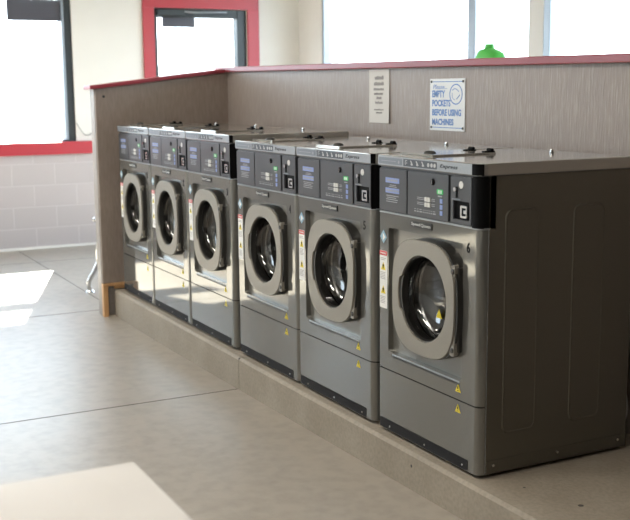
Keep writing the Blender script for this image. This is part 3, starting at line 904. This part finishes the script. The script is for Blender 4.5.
for v, hgt, u0, u1 in ((.85, .020, .30, .72), (.74, .020, .26, .74), (.635, .013, .24, .74), (.55, .013, .26, .70), (.47, .013, .38, .62), (.385, .013, .32, .68), (.25, .008, .26, .74), (.195, .008, .36, .66)):
    x = u0
    while x < u1:
        wd = random.uniform(.02, .05); xe = min(u1, x+wd)
        box(bm, NX0+x*pw-(NX0+NX1)/2, NX0+xe*pw-(NX0+NX1)/2, -.0052, -.0034, v*ph-hgt/2, v*ph+hgt/2*random.uniform(.4, 1)); x = xe+.015
link('notice_print', bm, 'ink', sheet)

# ------------------------------------------------------------------ green jug behind the half wall
jx, jy, jz = -1.478, 1.12, 1.208
jg = empty('detergent_jug', (jx, jy, jz))
tag(jg, 'bright green plastic detergent jug standing behind the red-capped half wall', 'jug')
bm = B()
def sect(w_, d_, z, n=28, p=3.2, cxo=0):
    vs = []
    for k in range(n):
        a = 2*PI*k/n; c, s = math.cos(a), math.sin(a); r = (abs(c)**p+abs(s)**p)**(-1/p)
        vs.append(bm.verts.new((cxo+w_*r*c, d_*r*s, z)))
    return vs
secs = [sect(.080, .050, .0), sect(.088, .056, .01), sect(.090, .058, .10), sect(.088, .056, .20), sect(.084, .054, .255), sect(.072, .048, .277, p=2.8, cxo=.0), sect(.050, .038, .291, p=2.4, cxo=-.006), sect(.030, .028, .298, p=2.2, cxo=-.008), sect(.024, .024, .301, p=2, cxo=-.008)]
for p, q in zip(secs, secs[1:]):
    for k in range(28): bm.faces.new((p[k], p[(k+1) % 28], q[(k+1) % 28], q[k]))
bm.faces.new(secs[0][::-1]); bm.faces.new(secs[-1])
link('jug_body', bm, 'green', jg, True)
bm = B(); cyl(bm, (-.008, 0, .299), (-.008, 0, .322), .025, .022, 24, .003); link('jug_cap', bm, 'green', jg, True)
bm = B(); tube(bm, [(-.045, 0, .283), (-.078, 0, .285), (-.098, 0, .262), (-.100, 0, .21), (-.088, 0, .17)], .010, 10, 6); link('jug_handle', bm, 'green', jg, True)
bm = B(); box(bm, -.06, .06, -.0605, -.0570, .06, .17, .001); link('jug_label', bm, 'green_label', jg)

# ------------------------------------------------------------------ dark sign back in the window, on the door
bm = B(); box(bm, XL-.075, XL-.045,   .045, .545, 1.980, 2.18, .003)
sb = link('window_sign', bm, 'sign_dark'); tag(sb, 'dark rectangular sign back hung at the top of the left window', 'sign')
bm = B(); tube(bm, [(XL-.06, .12, 2.17), (XL-.06, .12, 2.595)], .003, 6); tube(bm, [(XL-.06, .42, 2.17), (XL-.06, .42, 2.595)], .003, 6)
link('sign_hanger', bm, 'alu', sb)
bm = B(); box(bm, XL-.073, XL-.066, y0+.115, y0+.46, 1.945, 2.045, .002)
ds = link('door_sign', bm, 'sign_dark'); tag(ds, 'dark sign back stuck on the glass of the red-framed door', 'sign')

# thin cord on the cream wall
bm = B(); tube(bm, [(XL+.012, .632, 1.02), (XL+.015, .67, .955), (XL+.012, .71, .905), (XL+.012, .755, .90), (XL+.012, .80, .925), (XL+.012, .95, .96), (XL+.012, 1.2, .93)], .0045, 6, 6)
tag(link('loose_wire', bm, 'cord', None, True), 'thin grey wire drooping along the cream wall beside the window', 'wire')

# ------------------------------------------------------------------ waiting bench with chrome legs behind the return wall
bx, by = -4.72, 1.0
bn = empty('waiting_bench', (bx, by, -.18))
tag(bn, 'chrome-legged waiting bench standing behind the brown return wall', 'bench')
def bp(name, bm, m, par=None, sm=True):
    bmesh.ops.translate(bm, vec=(-bx, -by, .18), verts=bm.verts); return link(name, bm, m, par or bn, sm)
for k, ya in ((0, .12), (1, .12+.62)):
    bm = B(); box(bm, -4.93, -4.45, ya+.03, ya+.59, .235, .27, .012, 3); bp('seat', bm, 'seatplastic')
    bm = B(); box(bm, -4.45, -4.40, ya+.03, ya+.59, .30, .68, .012, 3); bp('backrest', bm, 'seatplastic')
bm = B(); box(bm, -4.74, -4.68, .10, 1.40, .17, .235, .006); bp('beam', bm, 'chrome', None, False)
for ya, s in ((.16, -1), (1.3, 1)):
    bm = B()
    tube(bm, [(-4.71, ya-.02, .19), (-4.90, ya-.045, .18), (-4.97, ya-.05, .13), (-4.98, ya-.05, .05), (-4.985, ya-.085, -.03), (-4.99, ya-.125, -.10), (-4.99, ya-.118, -.165)], .019, 12, 6)
    lg = bp('leg', bm, 'chrome')
    bm = B(); cyl(bm, (-4.99, ya-.118, -.18), (-4.99, ya-.118, -.162), .036, .022, 18); bp('glide', bm, 'chrome', lg)
    bm = B()
    tube(bm, [(-4.71, ya, .18), (-4.70, ya, .06), (-4.62, ya, -.02), (-4.50, ya, -.08), (-4.42, ya, -.13), (-4.415, ya, -.165)], .021, 12, 6)
    lg = bp('leg', bm, 'chrome')
    bm = B(); cyl(bm, (-4.415, ya, -.18), (-4.415, ya, -.162), .036, .022, 18); bp('glide', bm, 'chrome', lg)
    bm = B(); tube(bm, [(-4.46, ya, .26), (-4.46, ya, .44), (-4.60, ya, .455), (-4.86, ya, .45), (-4.90, ya, .40), (-4.90, ya, .25)], .014, 10, 5)
    cyl(bm, (-4.90, ya-.012, .37), (-4.98, ya-.055, .37), .012); cyl(bm, (-4.975, ya-.055, .37), (-5.0, ya-.062, .37), .020, .016, 14, .004)
    ar = bp('armrest', bm, 'chrome')

# ------------------------------------------------------------------ folding table in the near left corner
TX0, TX1, TY0, TY1, TZ = .775, 1.70, -3.2, -1.440, .57
tb = empty('laundry_table', ((TX0+TX1)/2, (TY0+TY1)/2, floor_z(1)))
tag(tb, 'pale laminate folding table, its corner cut by the bottom left of the picture', 'table')
def tp(name, bm, m, par=None, sm=False):
    bmesh.ops.translate(bm, vec=(-(TX0+TX1)/2, -(TY0+TY1)/2, -floor_z(1)), verts=bm.verts); return link(name, bm, m, par or tb, sm)
bm = B(); box(bm, TX0, TX1, TY0, TY1, TZ-.032, TZ, .004); tp('tabletop', bm, 'table')
bm = B(); box(bm, TX0+.06, TX1-.06, TY0+.06, TY1-.06, TZ-.09, TZ-.032, .003); tp('apron', bm, 'alu')
for x in (TX0+.09, TX1-.09):
    for y in (TY0+.09, TY1-.09):
        bm = B(); box(bm, x-.022, x+.022, y-.022, y+.022, floor_z(1), TZ-.085, .004); tp('leg', bm, 'alu')

# ------------------------------------------------------------------ warm ceiling lamps, above the picture
for x, y in ((-3.6, -1.6), (-.6, -1.6), (1.3, -2.4)):
    l = bpy.data.lights.new('ceiling_lamp', 'AREA'); l.shape = 'RECTANGLE'; l.size = 1.2; l.size_y = .3
    l.energy = 11; l.color = (1, .94, .84)
    o = bpy.data.objects.new('ceiling_lamp', l); COL.objects.link(o); o.location = (x, y, ZC-.02)

# ------------------------------------------------------------------ light
w = bpy.data.worlds.new('World'); SC.world = w; w.use_nodes = True
N, L = w.node_tree.nodes, w.node_tree.links
bg = N['Background']
tc = N.new('ShaderNodeTexCoord'); sep = N.new('ShaderNodeSeparateXYZ'); cr = N.new('ShaderNodeValToRGB')
L.new(tc.outputs['Generated'], sep.inputs[0]); L.new(sep.outputs['Z'], cr.inputs['Fac'])
cr.color_ramp.elements[0].position = 0; cr.color_ramp.elements[0].color = (.86, .94, 1, 1)
cr.color_ramp.elements[1].position = .8; cr.color_ramp.elements[1].color = (.62, .78, 1, 1)
L.new(cr.outputs['Color'], bg.inputs['Color']); bg.inputs['Strength'].default_value = 2.6

sun = bpy.data.lights.new('sun', 'SUN'); sun.energy = 18.0; sun.angle = math.radians(.55); sun.color = (1, .95, .86)
so = bpy.data.objects.new('sun', sun); COL.objects.link(so)
so.rotation_euler = Vector((1, -.345, -.808)).to_track_quat('-Z', 'Y').to_euler()
so.location = (-14, 5, 9)

# light portals in the openings, so that the sky is sampled through them
def portal(loc, rot, sx, sy):
    l = bpy.data.lights.new('portal', 'AREA'); l.shape = 'RECTANGLE'; l.size = sx; l.size_y = sy; l.cycles.is_portal = True
    o = bpy.data.objects.new('portal', l); COL.objects.link(o); o.location = loc; o.rotation_euler = rot
for h in WL: portal((XL-.22, (h[0]+h[1])/2, (h[2]+h[3])/2), (0, -PI/2, 0), h[3]-h[2], h[1]-h[0])
portal((XL-.22, (DL[0]+DL[1])/2, 1.0), (0, -PI/2, 0), 2.1, .9)
for h in WF: portal(((h[0]+h[1])/2, YB+.22, (h[2]+h[3])/2), (-PI/2, 0, 0), h[1]-h[0], h[3]-h[2])

for h in WN: portal(((h[0]+h[1])/2, YN-.22, (h[2]+h[3])/2), (PI/2, 0, 0), h[1]-h[0], h[3]-h[2])

# ------------------------------------------------------------------ camera
F = 1060.34
yaw, pit, rol = 2.66489714, -.160058444, -.00955335
d = Vector((math.cos(pit)*math.cos(yaw), math.cos(pit)*math.sin(yaw), math.sin(pit)))
r = Vector((math.sin(yaw), -math.cos(yaw), 0)); u = r.cross(d)
r2 = math.cos(rol)*r+math.sin(rol)*u; u2 = math.cos(rol)*u-math.sin(rol)*r
cam = bpy.data.cameras.new('camera'); co = bpy.data.objects.new('camera', cam); COL.objects.link(co)
mt = Matrix((r2, u2, -d)).transposed().to_4x4(); mt.translation = Vector((2.8019521, -2.06366069, 1.32207579))
co.matrix_world = mt
cam.sensor_fit = 'HORIZONTAL'; cam.sensor_width = 36; cam.lens = F/630*36
cam.dof.use_dof = True; cam.dof.focus_distance = 4.1; cam.dof.aperture_fstop = 5.0
SC.camera = co

SC.view_settings.view_transform = 'Standard'; SC.view_settings.look = 'None'
SC.view_settings.gamma = 1; SC.view_settings.use_curve_mapping = False
SC.view_settings.exposure = 1.95
SC.cycles.use_denoising = True
SC.cycles.max_bounces = 10; SC.cycles.diffuse_bounces = 5; SC.cycles.glossy_bounces = 5
SC.cycles.transparent_max_bounces = 16; SC.cycles.sample_clamp_indirect = 8
